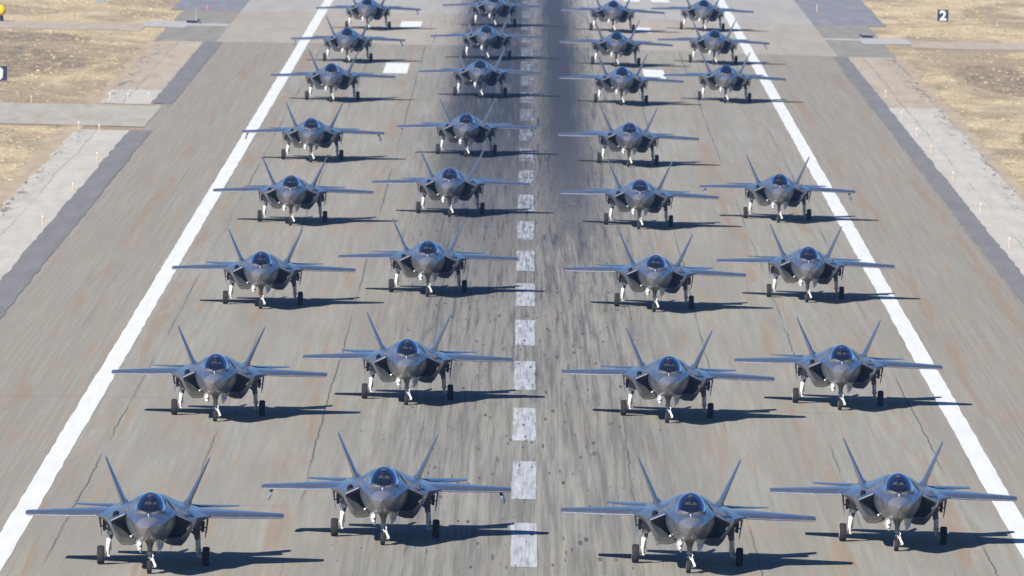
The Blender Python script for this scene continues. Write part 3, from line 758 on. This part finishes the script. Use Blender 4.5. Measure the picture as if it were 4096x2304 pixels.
for k in sorted(JETS):
    x, y = JETS[k]
    if not used['jet']: o = proto; used['jet'] = True
    else: o = copy_tree(proto)
    o.location = (x, y, zg(x)+.002)
    tilt = (.01 if x > 0 else -.01)
    o.rotation_euler = (0, tilt, R(rj.uniform(-.35, .35)))
    for ch in o.children:
        if ch.name.startswith('horizontal_tail'):     # each jet rests its tailplanes at its own small angle
            a_ = R(rj.uniform(-2.5, 1.5)); piv = Vector((0, 5.0, 2.17))
            ch.matrix_local = Matrix.Translation(piv) @ Matrix.Rotation(a_, 4, 'X') @ Matrix.Translation(-piv)
    row, cn = ROW[int(k[0])], CN[k[1]]
    if k == '53': cn = 'rightmost of three, right of the rubber band'
    arm = ' with slim pylons near both wingtips' if len(ARMED.get(k, '')) == 2 else ''
    o['label'] = 'grey jet%s, %s, %s' % (arm, row, cn) if arm else 'grey twin-tailed jet in the %s, %s' % (row, cn)
    o['category'] = 'fighter jet'; o['group'] = 'fighter jets lined up on the runway'
    mt = Matrix.Translation(o.location) @ o.rotation_euler.to_matrix().to_4x4()
    if int(k[0]) <= 5:
        if not used['pil']: p = pil0; used['pil'] = True
        else: p = copy_tree(pil0)
        p.location = mt @ Vector((0, -5.15, 2.46)); p.rotation_euler = (0, tilt, R(rj.uniform(-12, 12)))
        p['label'] = 'helmeted pilot in jet of %s, %s' % (row, cn); p['category'] = 'person'
        p['group'] = 'pilots in the cockpits'
    for c in ARMED.get(k, ''):
        s = -1 if c == 'L' else 1
        if pyl[s].parent is None: pyl[s].parent = o
        else: copy_tree(pyl[s], o)

# ------------------------------------------------------------------ signs and small airfield furniture
ZS = CR*31.0-.03
MBK = simple('sign_black', (.012, .014, .035), .5, .4); MWH = simple('sign_white', (.80, .84, .84), .5, .4); MPOLE = simple('galvanised_post', (.35, .35, .34), .5, .5, .5)
def text_mesh(body, size):
    cu = bpy.data.curves.new('digit', 'FONT'); cu.body = body; cu.size = size; cu.align_x = 'CENTER'; cu.extrude = .012; cu.offset = size*.022
    o = bpy.data.objects.new('digit', cu); COL.objects.link(o)
    dg = bpy.context.evaluated_depsgraph_get(); dg.update()
    me = bpy.data.meshes.new_from_object(o.evaluated_get(dg)); bpy.data.objects.remove(o); me.materials.clear(); return me
def sign(x, y, wd, h, body, label, zb=.12, size=1.45, off=0.0, digit='digit'):
    root = bpy.data.objects.new('distance_sign', None); COL.objects.link(root); root.location = (x, y, ZS)
    bm = bmesh.new(); box(bm, -wd/2, wd/2, -.10, .10, zb, zb+h); bmesh.ops.bevel(bm, geom=bm.edges[:], offset=.02, segments=2, affect='EDGES')
    finish('panel', bm, MBK, root)
    bm = bmesh.new()
    for a, b, c, d in ((-wd/2-.035,-wd/2,zb-.03,zb+h+.035),(wd/2,wd/2+.035,zb-.03,zb+h+.035),(-wd/2,wd/2,zb+h,zb+h+.035),(-wd/2,wd/2,zb-.03,zb)): box(bm, a, b, -.12, .12, c, d)
    finish('frame', bm, MPOLE, root)
    me = text_mesh(body, size); xs = [v.co.x for v in me.vertices]; yy = [v.co.y for v in me.vertices]
    o = link(digit, me, MWH, root)
    fx = wd*.60/(max(xs)-min(xs)); fy = h*.86/(max(yy)-min(yy))
    for v in me.vertices:
        v.co = Vector(((v.co.x-(max(xs)+min(xs))/2)*fx+off, -.115-v.co.z, (v.co.y-min(yy))*fy+zb+h*.07))
    for sx in (-.35, .35):
        bm = bmesh.new(); tube(bm, [(sx*wd, 0, -.02), (sx*wd, 0, zb)], .04, 8); finish('post', bm, MPOLE, root)
    root['label'] = label; root['category'] = 'sign'
    return root
sign(44.95, 1537, 1.18, 1.20, '2', 'black square sign with white numeral 2 standing in dry grass')
sg = sign(-46.06, 1243, 1.30, 1.30, '-', 'dark sign with pale marking cut off at left picture edge')
for c_ in list(sg.children):
    if c_.name.startswith('digit'): bpy.data.objects.remove(c_)
bm = bmesh.new(); box(bm, -.42, .26, -.125, -.105, .22, 1.30); bmesh.ops.bevel(bm, geom=[e for e in bm.edges if abs(e.verts[0].co.y-e.verts[1].co.y) > .01], offset=.14, segments=4, affect='EDGES')
finish('pale_marking', bm, simple('weathered_sign_white', (.50, .56, .56), .6, .3, 0, .25, 6), sg)

def stake(x, y, h, label):
    root = bpy.data.objects.new('edge_light', None); COL.objects.link(root); root.location = (x, y, zg(x)+.006)
    bm = bmesh.new(); tube(bm, [(0,0,0),(0,0,.05),(0,0,.06),(0,0,h)], [.08,.07,.038,.032], 10); finish('stake', bm, MORG, root, 40)
    bm = bmesh.new(); tube(bm, [(0,0,h),(0,0,h+.03),(0,0,h+.10),(0,0,h+.13)], [.035,.045,.04,.015], 10); finish('lamp', bm, MWH, root, 40)
    root['label'] = label; root['category'] = 'edge light'; root['group'] = 'orange edge lights along the shoulders'
    return root
nm_ = ['lowest', 'second lowest', 'third lowest', 'fourth lowest', 'fifth lowest', 'sixth lowest']
for i, (x, y) in enumerate(((31.9,936.0),(31.9,996.4),(31.8,1057.5),(31.8,1116.1),(31.8,1157),(31.7,1200),(31.8,1258.7))):
    what = 'pale concrete' if y < 1229 else 'pinkish tan'
    n_ = ('Nearest','second nearest','third nearest','fourth nearest','fifth nearest','sixth nearest')[i].lower() if i < 6 else None
    stake(x, y, .50, 'thin orange edge light, %s on the right pale concrete shoulder' % n_ if n_ else 'lone orange edge light on the pinkish tan right shoulder')
for i, (x, y) in enumerate(((-31.8,935.5),(-31.7,994.7),(-31.9,1056.9),(-33.6,1118.6),(-35.4,1124.7))):
    stake(x, y, .45, 'faint orange edge light on left pale shoulder, %s camera' % ('closest to the','second closest to the','third closest to the','fourth closest to the','farthest from the')[i])
for i, (x, y) in enumerate(((-32.0,1203.7),(-33.7,1202.2),(-35.2,1201.1))):
    stake(x, y, .42, 'orange edge light %s of three across small pale slab above side road' % ('rightmost','middle','leftmost')[i])
stake(-41.4, 1188.5, .42, 'orange edge light in the grass above the left side road')
stake(32.0, 1569, .6, 'orange edge light on the blue-grey apron at upper right')

# arresting cable boxes beside the runway
def arrest(x, y, s, label):
    root = bpy.data.objects.new('cable_housing', None); COL.objects.link(root); root.location = (x, y, ZS+.03)
    bm = bmesh.new()
    loft(bm, [[(s*a, yy, 0), (s*a, yy, h), (s*b, yy, h*.9), (s*b, yy, 0)] for yy, a, b, h in ((-.8,-.2,.95,.12),(-.3,-.15,.98,.26),(.6,-.15,.98,.26))], capa=True, capb=True)
    finish('housing', bm, MBK, root)
    bm = bmesh.new(); tube(bm, [(-s*.15,-.3,.26),(-s*.32,-.6,.34),(-s*.52,-2.2,.05)], [.06,.075,.03], 8); finish('cable_arm', bm, MBK, root, 40)
    root['label'] = label; root['category'] = 'cable housing'; root['group'] = 'arresting cable housings'
    return root
arrest(34.6, 1461.5, 1, 'low dark cable housing on pale strip right of the runway')
h2 = arrest(-33.9, 1457.0, -1, 'dark cable housing with upright post on pale strip left of runway')
bm = bmesh.new(); tube(bm, [(.05,.2,.2),(.02,.2,.9),(-.02,.2,1.55)], [.13,.07,.03], 8); finish('post', bm, MPOLE, h2, 40)
# yellow round marker
root = bpy.data.objects.new('marker_ball', None); COL.objects.link(root); root.location = (-53.62, 1447, ZS)
bm = bmesh.new(); bmesh.ops.create_uvsphere(bm, u_segments=24, v_segments=16, radius=.58, matrix=Matrix.Translation((0,0,1.12))); finish('ball', bm, simple('yellow_fibreglass', (.95, .50, .015), .4, .4), root, 60)
bm = bmesh.new(); tube(bm, [(0,0,-.05),(0,0,.28),(0,0,.62)], [.42,.34,.28], 12); finish('base', bm, MBK, root, 40)
root['label'] = 'bright yellow round marker ball on dark base at left edge'; root['category'] = 'marker'
# small red marker on the apron
root = bpy.data.objects.new('apron_marker', None); COL.objects.link(root); root.location = (-34.1, 1518, ZS+.03)
bm = bmesh.new(); tube(bm, [(0,0,0),(0,0,.08),(0,0,.34),(0,0,.40)], [.12,.10,.09,.03], 10); finish('lens', bm, simple('faded_red', (.55, .16, .17), .5, .4), root, 40)
root['label'] = 'small faded red marker on the blue-grey apron at upper left'; root['category'] = 'marker'
# utility cabinet at the very top left
root = bpy.data.objects.new('utility_cabinet', None); COL.objects.link(root); root.location = (-46.1, 1537, ZS)
bm = bmesh.new(); box(bm, -.55, .45, -.3, .3, 0, .9); bmesh.ops.bevel(bm, geom=bm.edges[:], offset=.03, segments=2, affect='EDGES'); finish('cabinet', bm, MQ, root)
bm = bmesh.new(); box(bm, .45, .75, -.2, .25, 0, .7); finish('conduit_box', bm, MPOLE, root)
root['label'] = 'pale blue-grey utility cabinet in dry grass at top left'; root['category'] = 'cabinet'

# ------------------------------------------------------------------ haze
bm = bmesh.new(); box(bm, -2600, 2600, -300, 5100, -1.4, 39.0)
hm = bpy.data.materials.new('haze_air'); hm.use_nodes = True; t = hm.node_tree; t.nodes.clear()
ho = t.nodes.new('ShaderNodeOutputMaterial'); pv = t.nodes.new('ShaderNodeVolumePrincipled')
pv.inputs['Color'].default_value = (.28, .52, 1.0, 1); pv.inputs['Density'].default_value = 5.5e-5; pv.inputs['Anisotropy'].default_value = .2
t.links.new(pv.outputs[0], ho.inputs['Volume'])
hz = finish('haze', bm, hm); hz['kind'] = 'stuff'; hz['label'] = 'thin bluish haze hanging over the whole airfield'; hz['category'] = 'haze'
